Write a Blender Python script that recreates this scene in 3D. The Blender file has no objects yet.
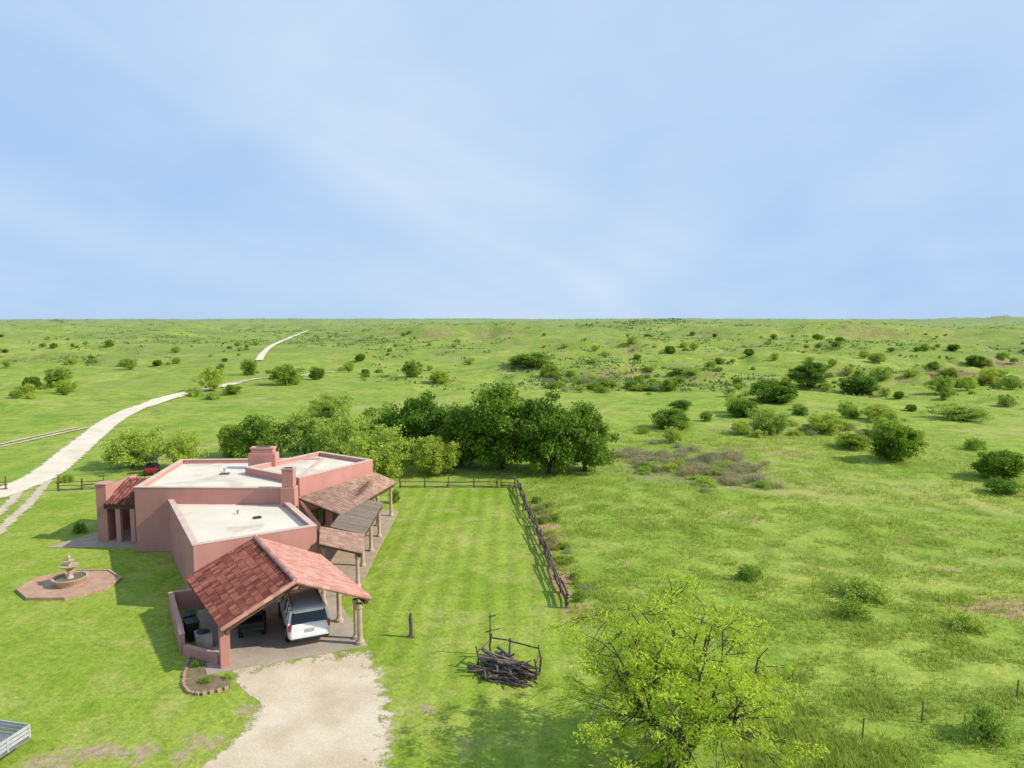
import bpy, math, random
from mathutils import Vector, noise, Matrix
R=math.radians
sc=bpy.context.scene
col=sc.collection
F=700.0; CH=17.0; TH=math.atan(66/700.0)
cT,sT=math.cos(TH),math.sin(TH)

# ---------------------------------------------------------------- helpers
def ray(px,py):
    a=(px-512)/F; w=(py-384)/F
    return Vector((a,cT-sT*w,-(sT+cT*w)))
def P(px,py,z=0.0):
    d=ray(px,py); k=(CH-z)/(-d.z)
    return Vector((d.x*k,d.y*k,z))
def sm(a,b,x):
    t=max(0.0,min(1.0,(x-a)/(b-a))); return t*t*(3-2*t)
BUMPS=[(106,172,15,6,4.5),(128,184,20,7,6.5),(84,186,14,5,3.0),(30,212,24,7,4.2),(4,238,22,7,3.5),(52,196,16,6,3.2),(1750,2600,420,400,26),(700,1500,300,120,9),(60,360,60,18,6),(180,330,60,18,6),(-20,600,120,30,9),(260,620,120,35,10)]
ROADPX=[(240,382.5),(254,371),(259,361),(264,353),(273,346),(286,340),(298,335),(308,331.5)]
ROADP=[P(*p) for p in ROADPX]
def road_off(x,y):
    best=1e9
    for a,b in zip(ROADP,ROADP[1:]):
        dx,dy=b.x-a.x,b.y-a.y
        t=max(0,min(1,((x-a.x)*dx+(y-a.y)*dy)/(dx*dx+dy*dy)))
        q=math.hypot(x-a.x-t*dx,y-a.y-t*dy)
        if q<best:best=q
    return best
def hh(x,y):
    d=math.sqrt(x*x+y*y); t=sm(100,270,d)
    if t<=0: return 0.0
    n=noise.noise(Vector((x/120,y/70,3.1)))*min(2.4+d*.009,12)
    n+=noise.noise(Vector((x/36,y/26,7.7)))*min(1.2+d*.002,3.0)
    n+=noise.noise(Vector((x/900,y/600,5.2)))*min(d/150.0,15)
    if d>125:
        g=abs(noise.noise(Vector((x/70+2.2,y/38,11.3)))+.25*noise.noise(Vector((x/14,y/12,2.3))))
        if g<.16: n-=(1-g/.16)**.7*min(1.2+d*.004,4.0)
    z=t*n
    for bx_,by_,rx,ry,h in BUMPS:
        q=((x-bx_)/rx)**2+((y-by_)/ry)**2
        if q<6: z+=h*math.exp(-q)*(1+.5*noise.noise(Vector((x/5,y/5,1)))) if by_<250 and bx_>80 else h*math.exp(-q)
    if x<-20 and 90<y<1000 and x/y>-.75:
        o=road_off(x,y);wd=20+d*.07
        z*=1-.95*math.exp(-(o/wd)**2)
    return z
def G(px,py):
    d=ray(px,py); t=20.0; last=t
    o=Vector((0,0,CH))
    while t<9000:
        p=o+d*t
        if p.z<=hh(p.x,p.y):
            lo,hi=last,t
            for _ in range(12):
                m=(lo+hi)/2; p=o+d*m
                if p.z<=hh(p.x,p.y): hi=m
                else: lo=m
            p=o+d*hi
            return Vector((p.x,p.y,hh(p.x,p.y)))
        last=t; t*=1.008
    p=o+d*3000
    return Vector((p.x,p.y,hh(p.x,p.y)))

class MB:
    def __init__(s): s.v=[];s.f=[]
    def poly(s,pts):
        n=len(s.v); s.v+= [tuple(p) for p in pts]; s.f.append(tuple(range(n,n+len(pts))))
    def prism(s,poly,z0,z1):
        n=len(s.v);k=len(poly)
        s.v+=[(p[0],p[1],z0) for p in poly]+[(p[0],p[1],z1) for p in poly]
        s.f.append(tuple(n+k-1-i for i in range(k))); s.f.append(tuple(n+k+i for i in range(k)))
        for i in range(k):
            j=(i+1)%k; s.f.append((n+i,n+j,n+k+j,n+k+i))
    def box(s,c,sz,rz=0.0,M=None):
        cx,cy,cz=c;a,b,h=sz[0]/2,sz[1]/2,sz[2]/2
        n=len(s.v);ca,sa=math.cos(rz),math.sin(rz)
        for dz in(-h,h):
            for dx,dy in((-a,-b),(a,-b),(a,b),(-a,b)):
                s.v.append((cx+dx*ca-dy*sa,cy+dx*sa+dy*ca,cz+dz))
        for f in((3,2,1,0),(4,5,6,7),(0,1,5,4),(1,2,6,5),(2,3,7,6),(3,0,4,7)): s.f.append(tuple(n+i for i in f))
    def bar(s,a,b,w,h):
        a=Vector(a);b=Vector(b);d=(b-a).normalized()
        up=Vector((0,0,1)) if abs(d.z)<.9 else Vector((1,0,0))
        sx=d.cross(up).normalized();u=sx.cross(d)
        n=len(s.v)
        for p in(a,b):
            for i,j in((-1,-1),(1,-1),(1,1),(-1,1)): s.v.append(tuple(p+sx*i*w/2+u*j*h/2))
        for f in((3,2,1,0),(4,5,6,7),(0,1,5,4),(1,2,6,5),(2,3,7,6),(3,0,4,7)): s.f.append(tuple(n+i for i in f))
    def tube(s,a,b,r0,r1,k=7,cap=True):
        a=Vector(a);b=Vector(b);d=(b-a)
        if d.length<1e-6:return
        d.normalize()
        up=Vector((0,0,1)) if abs(d.z)<.9 else Vector((1,0,0))
        sx=d.cross(up).normalized();u=sx.cross(d);n=len(s.v)
        for p,r in((a,r0),(b,r1)):
            for i in range(k):
                t=2*math.pi*i/k; s.v.append(tuple(p+sx*math.cos(t)*r+u*math.sin(t)*r))
        for i in range(k):
            j=(i+1)%k; s.f.append((n+i,n+j,n+k+j,n+k+i))
        if cap:
            s.f.append(tuple(n+k-1-i for i in range(k))); s.f.append(tuple(n+k+i for i in range(k)))
    def path(s,pts,rs,k=6):
        n=len(s.v);m=len(pts)
        for q in range(m):
            p=Vector(pts[q]); d=Vector(pts[min(q+1,m-1)])-Vector(pts[max(q-1,0)]); d.normalize()
            up=Vector((0,0,1)) if abs(d.z)<.95 else Vector((1,0,0))
            sx=d.cross(up).normalized();u=sx.cross(d)
            for i in range(k):
                t=2*math.pi*i/k; s.v.append(tuple(p+sx*math.cos(t)*rs[q]+u*math.sin(t)*rs[q]))
        for q in range(m-1):
            for i in range(k):
                j=(i+1)%k; s.f.append((n+q*k+i,n+q*k+j,n+(q+1)*k+j,n+(q+1)*k+i))
    def lathe(s,cx,cy,prof,k=20):
        n=len(s.v)
        for r,z in prof:
            for i in range(k):
                t=2*math.pi*i/k; s.v.append((cx+r*math.cos(t),cy+r*math.sin(t),z))
        for q in range(len(prof)-1):
            for i in range(k):
                j=(i+1)%k; s.f.append((n+q*k+i,n+q*k+j,n+(q+1)*k+j,n+(q+1)*k+i))
        s.f.append(tuple(n+(len(prof)-1)*k+i for i in range(k)))
    def mesh(s,name,mat,off=(0,0,0),smooth=False):
        me=bpy.data.meshes.new(name)
        o=off
        me.from_pydata([(a-o[0],b-o[1],c-o[2]) for a,b,c in s.v],[],s.f)
        me.materials.append(mat)
        if smooth: me.polygons.foreach_set('use_smooth',[True]*len(me.polygons))
        me.update(); return me
    def build(s,name,mat,parent=None,off=(0,0,0),smooth=False,bevel=0):
        me=s.mesh(name,mat,off,smooth)
        o=bpy.data.objects.new(name,me); col.objects.link(o)
        if parent: o.parent=parent
        if bevel:
            b=o.modifiers.new('b','BEVEL'); b.width=bevel; b.segments=2
        return o
def tag(o,label=None,cat=None,group=None,kind=None):
    if label:o['label']=label
    if cat:o['category']=cat
    if group:o['group']=group
    if kind:o['kind']=kind
    return o
def thing(name,loc,label,cat,rz=0,group=None):
    o=bpy.data.objects.new(name,None);col.objects.link(o)
    o.location=loc;o.rotation_euler=(0,0,rz);o.empty_display_size=.2
    return tag(o,label,cat,group)

# ---------------------------------------------------------------- materials
class NT:
    def __init__(s,name):
        s.m=bpy.data.materials.new(name);s.m.use_nodes=True;s.t=s.m.node_tree;s.t.nodes.clear()
        s.out=s.n('ShaderNodeOutputMaterial')
    def n(s,ty,**kw):
        x=s.t.nodes.new(ty)
        for k,v in kw.items(): setattr(x,k,v)
        return x
    def l(s,a,b): s.t.links.new(a,b)
    def noise(s,vec,scale,detail=4,rough=.55,dist=0):
        x=s.n('ShaderNodeTexNoise');x.inputs['Scale'].default_value=scale;x.inputs['Detail'].default_value=detail
        x.inputs['Roughness'].default_value=rough;x.inputs['Distortion'].default_value=dist
        s.l(vec,x.inputs['Vector']);return x.outputs['Fac']
    def ramp(s,fac,stops):
        x=s.n('ShaderNodeValToRGB');e=x.color_ramp.elements
        while len(e)<len(stops): e.new(.5)
        for i,(p,c) in enumerate(stops):
            e[i].position=p;e[i].color=(c,c,c,1) if not isinstance(c,tuple) else (*c,1)
        s.l(fac,x.inputs['Fac']);return x.outputs['Color']
    def mix(s,f,a,b,mode='MIX'):
        x=s.n('ShaderNodeMix',data_type='RGBA',blend_type=mode)
        for inp,v in((x.inputs[0],f),(x.inputs[6],a),(x.inputs[7],b)):
            if isinstance(v,(int,float)): inp.default_value=v
            elif isinstance(v,tuple): inp.default_value=(*v,1)
            else: s.l(v,inp)
        return x.outputs[2]
    def math(s,op,a,b=0.0,clamp=False):
        x=s.n('ShaderNodeMath',operation=op,use_clamp=clamp)
        for inp,v in((x.inputs[0],a),(x.inputs[1],b)):
            if isinstance(v,(int,float)): inp.default_value=v
            else: s.l(v,inp)
        return x.outputs[0]
    def pos(s): return s.n('ShaderNodeNewGeometry').outputs['Position']
    def obj(s): return s.n('ShaderNodeTexCoord').outputs['Object']
    def scale(s,vec,sv):
        x=s.n('ShaderNodeVectorMath',operation='MULTIPLY');s.l(vec,x.inputs[0]);x.inputs[1].default_value=sv;return x.outputs[0]
    def maprange(s,v,a,b):
        x=s.n('ShaderNodeMapRange');s.l(v,x.inputs[0]);x.inputs[1].default_value=a;x.inputs[2].default_value=b;return x.outputs[0]
    def princ(s,colr,rough=.8,metal=0,bump=None,bs=.3,bd=.02,spec=.3):
        p=s.n('ShaderNodeBsdfPrincipled')
        if isinstance(colr,tuple):p.inputs['Base Color'].default_value=(*colr,1)
        else:s.l(colr,p.inputs['Base Color'])
        p.inputs['Roughness'].default_value=rough;p.inputs['Metallic'].default_value=metal
        p.inputs['Specular IOR Level'].default_value=spec
        if bump is not None:
            b=s.n('ShaderNodeBump');b.inputs['Strength'].default_value=bs;b.inputs['Distance'].default_value=bd
            s.l(bump,b.inputs['Height']);s.l(b.outputs[0],p.inputs['Normal'])
        return p.outputs[0]
    def done(s,sh): s.l(sh,s.out.inputs['Surface']);return s.m
def mottled(name,c1,c2,scale=2,rough=.85,bs=.3,bd=.02,metal=0,spec=.3,fine=None,fc=.35):
    t=NT(name);v=t.pos()
    n1=t.noise(v,scale,5);c=t.mix(t.ramp(n1,[(.3,0),(.7,1)]),c1,c2)
    n2=t.noise(v,fine or scale*9,3)
    c=t.mix(fc,c,t.ramp(n2,[(.3,.45),(.7,1.0)]),'MULTIPLY')
    return t.done(t.princ(c,rough,metal,n2,bs,bd,spec))
def stucco(name,c1,c2):
    t=NT(name);v=t.pos()
    c=t.mix(t.ramp(t.noise(v,.5,5),[(.3,0),(.7,1)]),c1,c2)
    st=t.noise(t.scale(v,(1.2,1.2,.4)),1.0,5,.6)
    c=t.mix(.35,c,t.ramp(st,[(.34,.72),(.6,1)]),'MULTIPLY')
    f=t.noise(v,14,3)
    return t.done(t.princ(c,.92,0,f,.25,.012,spec=.15))
M={}
M['stucco']=stucco('pink_stucco',(.57,.28,.235),(.51,.24,.195))
M['stucco2']=stucco('pink_stucco_trim',(.60,.35,.29),(.54,.30,.24))
def deck_mat():
    t=NT('roof_coating');v=t.pos()
    c=t.mix(t.ramp(t.noise(v,.3,5,.6),[(.35,0),(.65,1)]),(.76,.69,.55),(.68,.60,.46))
    c=t.mix(t.ramp(t.noise(v,.22,4,.5,1.5),[(.54,0),(.70,.6)]),c,(.42,.34,.25))
    c=t.mix(.15,c,t.ramp(t.noise(v,6,3),[(.3,.6),(.7,1)]),'MULTIPLY')
    return t.done(t.princ(c,.7,0,t.noise(v,2,3),.1,.01))
M['deck']=deck_mat()
M['cap']=mottled('parapet_lit_top',(.68,.54,.44),(.60,.43,.35),.8,.8,.1,.01)  # paler than the walls: sunlight on the parapet tops put into the colour
M['wood']=mottled('brown_timber',(.16,.09,.055),(.09,.055,.03),3,.8,.4,.02)
M['oldwood']=mottled('weathered_timber',(.20,.15,.11),(.09,.065,.05),4,.9,.5,.03)
M['greywood']=mottled('grey_logs',(.24,.19,.155),(.09,.07,.055),5,.9,.5,.03)
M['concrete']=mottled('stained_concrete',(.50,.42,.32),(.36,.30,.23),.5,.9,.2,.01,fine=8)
M['paver']=mottled('patio_paving',(.50,.39,.27),(.36,.28,.20),1.6,.9,.2,.01,fine=8)
M['stone']=mottled('tan_cast_stone',(.62,.48,.34),(.46,.33,.22),3,.85,.4,.02)
M['white']=mottled('white_car_paint',(.82,.82,.82),(.80,.80,.81),1,.25,0,0,spec=.6,fine=1,fc=0)
M['black']=mottled('black_plastic',(.018,.018,.02),(.03,.03,.03),3,.5,.1,.01)
M['tyre']=mottled('tyre_rubber',(.02,.02,.02),(.035,.033,.03),6,.9,.2,.01)
M['rim']=mottled('alloy_rim',(.5,.5,.52),(.42,.42,.44),4,.35,0,0,metal=.8)
M['metal']=mottled('galvanised_metal',(.42,.43,.44),(.28,.29,.30),4,.45,.1,.01,metal=.6)
M['greypaint']=mottled('grey_panel',(.55,.55,.53),(.42,.42,.41),4,.6,.1,.01)
M['redpaint']=mottled('red_panel',(.38,.03,.025),(.26,.02,.02),4,.4,0,0)
M['greenpaint']=mottled('green_panel',(.03,.12,.03),(.02,.08,.02),4,.4,0,0)
M['tail']=mottled('red_lamp_lens',(.45,.01,.01),(.35,.01,.01),4,.2,0,0,spec=.6)
M['soil']=mottled('garden_soil',(.28,.21,.12),(.15,.12,.06),3,.95,.5,.04)
M['water']=mottled('murky_water',(.22,.18,.11),(.15,.13,.08),1,.6,0,0,spec=.2)
t=NT('dark_glass');M['glass']=t.done(t.princ((.015,.02,.025),.08,0,spec=.6))
def brick_mat():
    t=NT('brick_paving');v=t.pos()
    b=t.n('ShaderNodeTexBrick');t.l(v,b.inputs['Vector']);b.inputs['Scale'].default_value=1
    b.inputs['Brick Width'].default_value=.4;b.inputs['Row Height'].default_value=.2;b.inputs['Mortar Size'].default_value=.015
    b.inputs['Color1'].default_value=(.52,.31,.20,1);b.inputs['Color2'].default_value=(.42,.24,.155,1);b.inputs['Mortar'].default_value=(.48,.37,.27,1)
    n=t.noise(v,1.2,4);c=t.mix(.5,b.outputs['Color'],t.ramp(n,[(.3,.6),(.7,1.1)]),'MULTIPLY')
    return t.done(t.princ(c,.9,0,t.noise(v,9),.2,.01))
M['brick']=brick_mat()
def tile_mat(name,a,b,c3,st=.4):
    t=NT(name);g=t.n('ShaderNodeNewGeometry')
    c=t.ramp(g.outputs['Random Per Island'],[(0,a),(.5,b),(1,c3)])
    n=t.noise(g.outputs['Position'],2.2,6,.75);c=t.mix(.7,c,t.ramp(n,[(.36,st),(.6,1.08)]),'MULTIPLY')
    n2=t.noise(g.outputs['Position'],18,3)
    return t.done(t.princ(c,.85,0,n2,.3,.01,spec=.15))
M['tile']=tile_mat('red_clay_tile_shaded',(.15,.045,.035),(.25,.08,.058),(.36,.14,.10),.5)  # red tile, darkened in colour for the shade on the left carport slope
M['tilep']=tile_mat('pink_clay_tile_sunlit',(.46,.22,.165),(.53,.27,.21),(.61,.34,.27),.75)  # pink tile, paled in colour for the sun on the right carport slope
M['tileb']=tile_mat('terracotta_porch_tile',(.38,.22,.155),(.47,.29,.21),(.57,.38,.28),.75)
M['tiled']=tile_mat('grey_brown_tile',(.22,.165,.13),(.26,.20,.155),(.30,.235,.185),.75)
def leaf_mat(name,dark,mid,light,transl=.3,lo=.55):
    t=NT(name);g=t.n('ShaderNodeNewGeometry');oi=t.n('ShaderNodeObjectInfo')
    c=t.ramp(g.outputs['Random Per Island'],[(0,dark),(.5,mid),(1,light)])
    n=t.noise(t.obj(),.7,3);c=t.mix(.75,c,t.ramp(n,[(.32,lo),(.62,1.15)]),'MULTIPLY')
    c=t.mix(.8,c,t.ramp(oi.outputs['Random'],[(0,(.72,.80,.8)),(.5,(1,1,1)),(1,(1.15,1.05,.85))]),'MULTIPLY')
    d=t.n('ShaderNodeBsdfDiffuse');t.l(c,d.inputs['Color'])
    tr=t.n('ShaderNodeBsdfTranslucent');t.l(c,tr.inputs['Color'])
    m=t.n('ShaderNodeMixShader');m.inputs[0].default_value=transl;t.l(d.outputs[0],m.inputs[1]);t.l(tr.outputs[0],m.inputs[2])
    return t.done(m.outputs[0])
M['leafD']=leaf_mat('dark_foliage',(.14,.245,.03),(.20,.325,.04),(.28,.42,.06),.42,.65)
M['leafM']=leaf_mat('green_foliage',(.20,.32,.04),(.28,.40,.055),(.36,.47,.08),.42,.7)
M['leafL']=leaf_mat('pale_foliage',(.31,.43,.06),(.42,.54,.09),(.52,.61,.13),.45,.78)
M['leafH']=leaf_mat('feathery_foliage',(.38,.54,.05),(.50,.65,.08),(.61,.73,.13),.5,.8)
M['leafT']=leaf_mat('twiggy_grey_foliage',(.31,.28,.16),(.40,.36,.21),(.48,.45,.26),.3,.85)
M['leafF']=leaf_mat('far_scrub_foliage',(.17,.245,.075),(.24,.32,.10),(.33,.41,.14),.35,.75)  # distance haze mixed into the leaf colours
M['grassb']=leaf_mat('pasture_grass',(.27,.385,.04),(.42,.51,.075),(.60,.60,.17),.5,.8)
M['bark']=mottled('bark',(.13,.10,.075),(.065,.05,.035),6,.95,.5,.03)
M['twig']=mottled('dry_twig',(.30,.25,.17),(.20,.165,.11),6,.95,.5,.03)

def ground_mat():
    t=NT('grassland');v=t.pos()
    at=t.n('ShaderNodeAttribute',attribute_name='mask');sp=t.n('ShaderNodeSeparateColor');t.l(at.outputs['Color'],sp.inputs[0])
    ln=t.n('ShaderNodeVectorMath',operation='LENGTH');t.l(v,ln.inputs[0]);dist=ln.outputs['Value']
    big=t.noise(v,.012,4,.6);med=t.noise(v,.07,6,.7,.6);sml=t.noise(v,.42,6,.7);fin=t.noise(v,3.2,4,.7);fine2=t.noise(v,11,2,.6)
    c=t.mix(t.ramp(med,[(.37,0),(.60,1)]),(.25,.385,.04),(.41,.465,.085))
    c=t.mix(t.ramp(big,[(.38,0),(.62,1)]),c,t.mix(.5,c,(.36,.43,.07)))
    c=t.mix(t.ramp(sml,[(.46,0),(.66,.8)]),c,(.16,.27,.03))
    c=t.mix(t.ramp(t.noise(t.scale(v,(1,1,1.3)),.16,7,.75,.4),[(.51,0),(.63,.65)]),c,(.155,.25,.035))
    dry=t.noise(v,.045,7,.75,1.0)
    c=t.mix(t.ramp(dry,[(.52,0),(.65,.6)]),c,(.52,.46,.17))
    bare=t.noise(v,.035,8,.8,.8)
    c=t.mix(t.ramp(bare,[(.59,0),(.67,.65)]),c,(.50,.32,.17))
    f1=t.noise(t.scale(v,(.5,1,1)),.011,7,.7,.6)
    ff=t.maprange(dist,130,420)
    c=t.mix(t.math('MULTIPLY',ff,t.ramp(f1,[(.44,0),(.60,.7)])),c,(.20,.27,.065))  # albedo bands in place of relief shading on the far plain
    f2=t.noise(t.scale(v,(.45,1,1.7)),.017,8,.75,.4)
    c=t.mix(t.math('MULTIPLY',ff,t.ramp(f2,[(.56,0),(.68,.6)])),c,(.44,.39,.20))
    c=t.mix(t.math('MULTIPLY',t.maprange(dist,300,2600),.65),c,(.29,.36,.17))  # aerial haze painted into the ground colour with distance
    # mown lawn
    w=t.n('ShaderNodeTexWave',wave_type='BANDS',bands_direction='X');w.inputs['Scale'].default_value=.22;w.inputs['Distortion'].default_value=1.0;w.inputs['Detail'].default_value=3;w.inputs['Detail Scale'].default_value=.4
    t.l(v,w.inputs['Vector'])
    sx=t.n('ShaderNodeSeparateXYZ');t.l(v,sx.inputs[0])
    lc=t.mix(t.ramp(t.noise(v,.13,5,.65),[(.36,0),(.64,1)]),(.24,.355,.03),(.36,.43,.065))
    stf=t.math('ADD',t.math('MULTIPLY',t.maprange(sx.outputs[0],-13,-8),.36),.10)
    lc=t.mix(stf,lc,t.ramp(w.outputs['Fac'],[(.1,.72),(.9,1.15)]),'MULTIPLY')
    lc=t.mix(t.ramp(t.noise(v,.35,6,.7),[(.49,0),(.67,.65)]),lc,(.48,.46,.14))
    lc=t.mix(t.ramp(t.noise(v,.9,6,.75),[(.50,0),(.64,.6)]),lc,(.16,.27,.02))
    lm=t.ramp(t.math('ADD',sp.outputs[0],t.math('MULTIPLY',t.math('SUBTRACT',sml,.5),.5)),[(.45,0),(.55,1)])
    c=t.mix(lm,c,lc)
    sn=t.math('SUBTRACT',t.noise(v,.6,6,.75),.5)
    dm=t.ramp(t.math('ADD',sp.outputs[1],t.math('MULTIPLY',sn,2.2)),[(.44,0),(.66,1)])
    dc=t.mix(t.ramp(t.noise(v,.05,5,.7),[(.4,0),(.6,1)]),(.46,.26,.15),(.52,.36,.20))
    dc=t.mix(t.maprange(sx.outputs[1],45,30),dc,(.44,.34,.20))
    dc=t.mix(t.maprange(sx.outputs[1],120,160),dc,t.mix(t.ramp(t.noise(v,.25,5,.7),[(.4,0),(.6,1)]),(.25,.14,.09),(.42,.29,.17)))
    c=t.mix(dm,c,dc)
    bm=t.ramp(t.math('ADD',sp.outputs[2],t.math('MULTIPLY',sn,1.8)),[(.40,0),(.72,.85)])
    c=t.mix(bm,c,(.32,.28,.15))
    c=t.mix(.65,c,t.ramp(fin,[(.3,.5),(.68,1.15)]),'MULTIPLY')
    c=t.mix(.5,c,t.ramp(fine2,[(.3,.5),(.7,1.15)]),'MULTIPLY')
    hs=t.math('ADD',fin,t.math('MULTIPLY',sml,2.0))
    return t.done(t.princ(c,.95,0,hs,.45,.12,spec=.1))
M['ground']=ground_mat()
def gravel_mat(name,c1,c2,sc_=.6,amp=1.0):
    t=NT(name);v=t.pos();at=t.n('ShaderNodeAttribute',attribute_name='edge')
    n=t.noise(v,sc_,5,.6);f=t.noise(v,9,4,.8)
    c=t.mix(t.ramp(n,[(.35,0),(.65,1)]),c1,c2);c=t.mix(.4,c,t.ramp(f,[(.3,.5),(.65,1.1)]),'MULTIPLY')
    p=t.princ(c,.95,0,f,.4,.03,spec=.1)
    n2=t.noise(v,1.0,7,.75)
    a=t.ramp(t.math('ADD',at.outputs['Fac'],t.math('MULTIPLY',t.math('SUBTRACT',n2,.5),amp*1.6)),[(.33,0),(.60,1)])
    tr=t.n('ShaderNodeBsdfTransparent');m=t.n('ShaderNodeMixShader');t.l(a,m.inputs[0]);t.l(tr.outputs[0],m.inputs[1]);t.l(p,m.inputs[2])
    return t.done(m.outputs[0])
M['gravel']=gravel_mat('caliche_gravel',(.70,.59,.43),(.55,.44,.29),.45,1.6)
M['road']=gravel_mat('white_dirt_road',(.80,.70,.55),(.66,.56,.41),.3,.9)
M['track']=gravel_mat('faint_dirt_track',(.62,.52,.36),(.50,.43,.26),.3,1.2)

# ---------------------------------------------------------------- ground
LAWN=[(-11.7,69),(.6,69),(3.2,39.8),(5.0,30),(5.5,10),(-70,10),(-60,47),(-49,56),(-44,66),(-36,71),(-24,72)]
def inside(poly,x,y):
    c=False;j=len(poly)-1
    for i in range(len(poly)):
        xi,yi=poly[i];xj,yj=poly[j]
        if (yi>y)!=(yj>y) and x<(xj-xi)*(y-yi)/(yj-yi)+xi: c=not c
        j=i
    return c
def edged(poly,x,y):
    best=1e9
    for i in range(len(poly)):
        ax,ay=poly[i];bx_,by_=poly[(i+1)%len(poly)];dx,dy=bx_-ax,by_-ay
        t=max(0,min(1,((x-ax)*dx+(y-ay)*dy)/(dx*dx+dy*dy)))
        q=math.hypot(x-ax-t*dx,y-ay-t*dy)
        if q<best:best=q
    return best
DIRT=[]
for px,py,rx,ry,s in [(1005,608,3.6,2.4,.85),(975,660,2,1.2,.5),(110,756,3.4,1.3,.62),(200,752,2.4,1.6,.62),(50,768,3,1.0,.55),(428,708,.6,.6,.7),(547,530,1.3,8,.95),(560,575,1.0,5,.85),(580,612,1.4,3,.7),(560,380,10,6,.35),(300,715,2.5,3,.4),(930,396,10,3,.6),(1015,404,12,3,.6),(245,700,1.2,3,.45),(395,700,1.0,3,.45),(760,520,5,2,.45),(900,540,6,2,.46),(650,520,4,2,.4),(960,570,4,1.5,.45),(620,560,2,3,.4)]:
    p=P(px,max(py,326)); DIRT.append((p.x,p.y,rx,ry,s))
for bx_,by_,rx,ry,h in BUMPS[:6]: DIRT.append((bx_,by_-ry*.6,rx*.8,ry*.5,.75 if bx_>80 else .45))
BROWN=[]
for px,py,rx,ry,s in [(690,470,10,9,.95),(730,482,7,4,.8),(655,462,7,6,.85),(800,425,10,8,.6),(600,378,20,10,.7),(95,381,16,6,.8),(450,375,20,8,.4),(740,430,8,5,.6)]:
    p=P(px,py);BROWN.append((p.x,p.y,rx,ry,s))
def build_ground():
    rs=[0.0,4.0]
    r=6.0
    while r<9500: rs.append(r); r*=1.0155
    an=[]
    a=-46.0
    while a<46: an.append(a);a+=.42
    a=46.0
    while a<314: an.append(a);a+=4.0
    V=[(0,0,0)];C=[(1,0,0,1)]
    na=len(an)
    for r in rs[1:]:
        for a in an:
            x=r*math.sin(R(a));y=r*math.cos(R(a));z=hh(x,y)
            V.append((x,y,z))
            l=0.0
            if r<110:
                e=edged(LAWN,x,y); l=.5+.5*min(1,e/1.0) if inside(LAWN,x,y) else .5-.5*min(1,e/1.0)
            g=0.0
            if 125<r<700 and -46<=a<=46:
                sl=(hh(x,y+3)-z)/3
                if sl>.22: g=min(.5,.2+(sl-.22)*3)
            for bx_,by_,rx,ry,s in DIRT:
                q=((x-bx_)/rx)**2+((y-by_)/ry)**2
                if q<3: g=max(g,s*math.exp(-q))
            b=0.0
            for bx_,by_,rx,ry,s in BROWN:
                q=((x-bx_)/rx)**2+((y-by_)/ry)**2
                if q<3: b=max(b,s*math.exp(-q))
            C.append((l,g,b,1))
    Fc=[]
    for i in range(na): Fc.append((0,1+(i+1)%na,1+i))
    for k in range(len(rs)-2):
        o=1+k*na
        for i in range(na):
            j=(i+1)%na; Fc.append((o+i,o+j,o+na+j,o+na+i))
    me=bpy.data.meshes.new('ground');me.from_pydata(V,[],Fc)
    ca=me.color_attributes.new('mask','FLOAT_COLOR','POINT')
    ca.data.foreach_set('color',[c for q in C for c in q])
    me.polygons.foreach_set('use_smooth',[True]*len(me.polygons))
    me.materials.append(M['ground']);me.update()
    o=bpy.data.objects.new('ground',me);col.objects.link(o);tag(o,kind='structure')
build_ground()
def attr_obj(name,V,Fc,E,mat):
    me=bpy.data.meshes.new(name);me.from_pydata(V,[],Fc)
    a=me.attributes.new('edge','FLOAT','POINT');a.data.foreach_set('value',E)
    me.materials.append(mat);me.update();o=bpy.data.objects.new(name,me);col.objects.link(o);tag(o,kind='structure');return o
def strip(name,pts,width,mat,lift=.03,mid=.85,flat=False):
    ps=[Vector(P(*p)) if flat else G(*p) for p in pts];out=[]
    n=len(ps)
    for i in range(n-1):
        p0=ps[max(i-1,0)];p1=ps[i];p2=ps[i+1];p3=ps[min(i+2,n-1)]
        k=max(2,min(80,int((p2-p1).length/1.5)))
        for j in range(k):
            t=j/k
            out.append(.5*((2*p1)+(-p0+p2)*t+(2*p0-5*p1+4*p2-p3)*t*t+(-p0+3*p1-3*p2+p3)*t**3))
    out.append(ps[-1])
    V=[];Fc=[];E=[]
    for i,p in enumerate(out):
        d=out[min(i+1,len(out)-1)]-out[max(i-1,0)];d.z=0
        if d.length<1e-5:d=Vector((0,1,0))
        d.normalize();nn=Vector((-d.y,d.x,0))
        for s,e in((-1.3,0),(-.7,.95),(0,mid),(.7,.95),(1.3,0)):
            q=p+nn*s*width/2
            V.append((q.x,q.y,hh(q.x,q.y)+lift+.0012*max(0,q.length-60)));E.append(e)
    for i in range(len(out)-1):
        for j in range(4): a=i*5+j;Fc.append((a+1,a,a+5,a+6))
    attr_obj(name,V,Fc,E,mat)
strip('road',[(-60,506),(-10,497),(20,486),(37,479),(58,465),(88,440),(114,420),(149,405),(190,393),(236,383.5)],3.4,M['road'],.05)
strip('road',ROADPX[2:],3.0,M['road'],.05,flat=True)
strip('dirt_track',[(-30,548),(0,520),(20,503),(38,482)],2.6,M['track'],.035,.05)
strip('dirt_track',[(-30,452),(0,446),(40,437),(82,428)],2.4,M['track'],.03,-.1)
strip('dirt_track',[(235,384),(258,379),(285,377),(335,371)],2.2,M['track'],.03,.4,flat=True)
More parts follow.
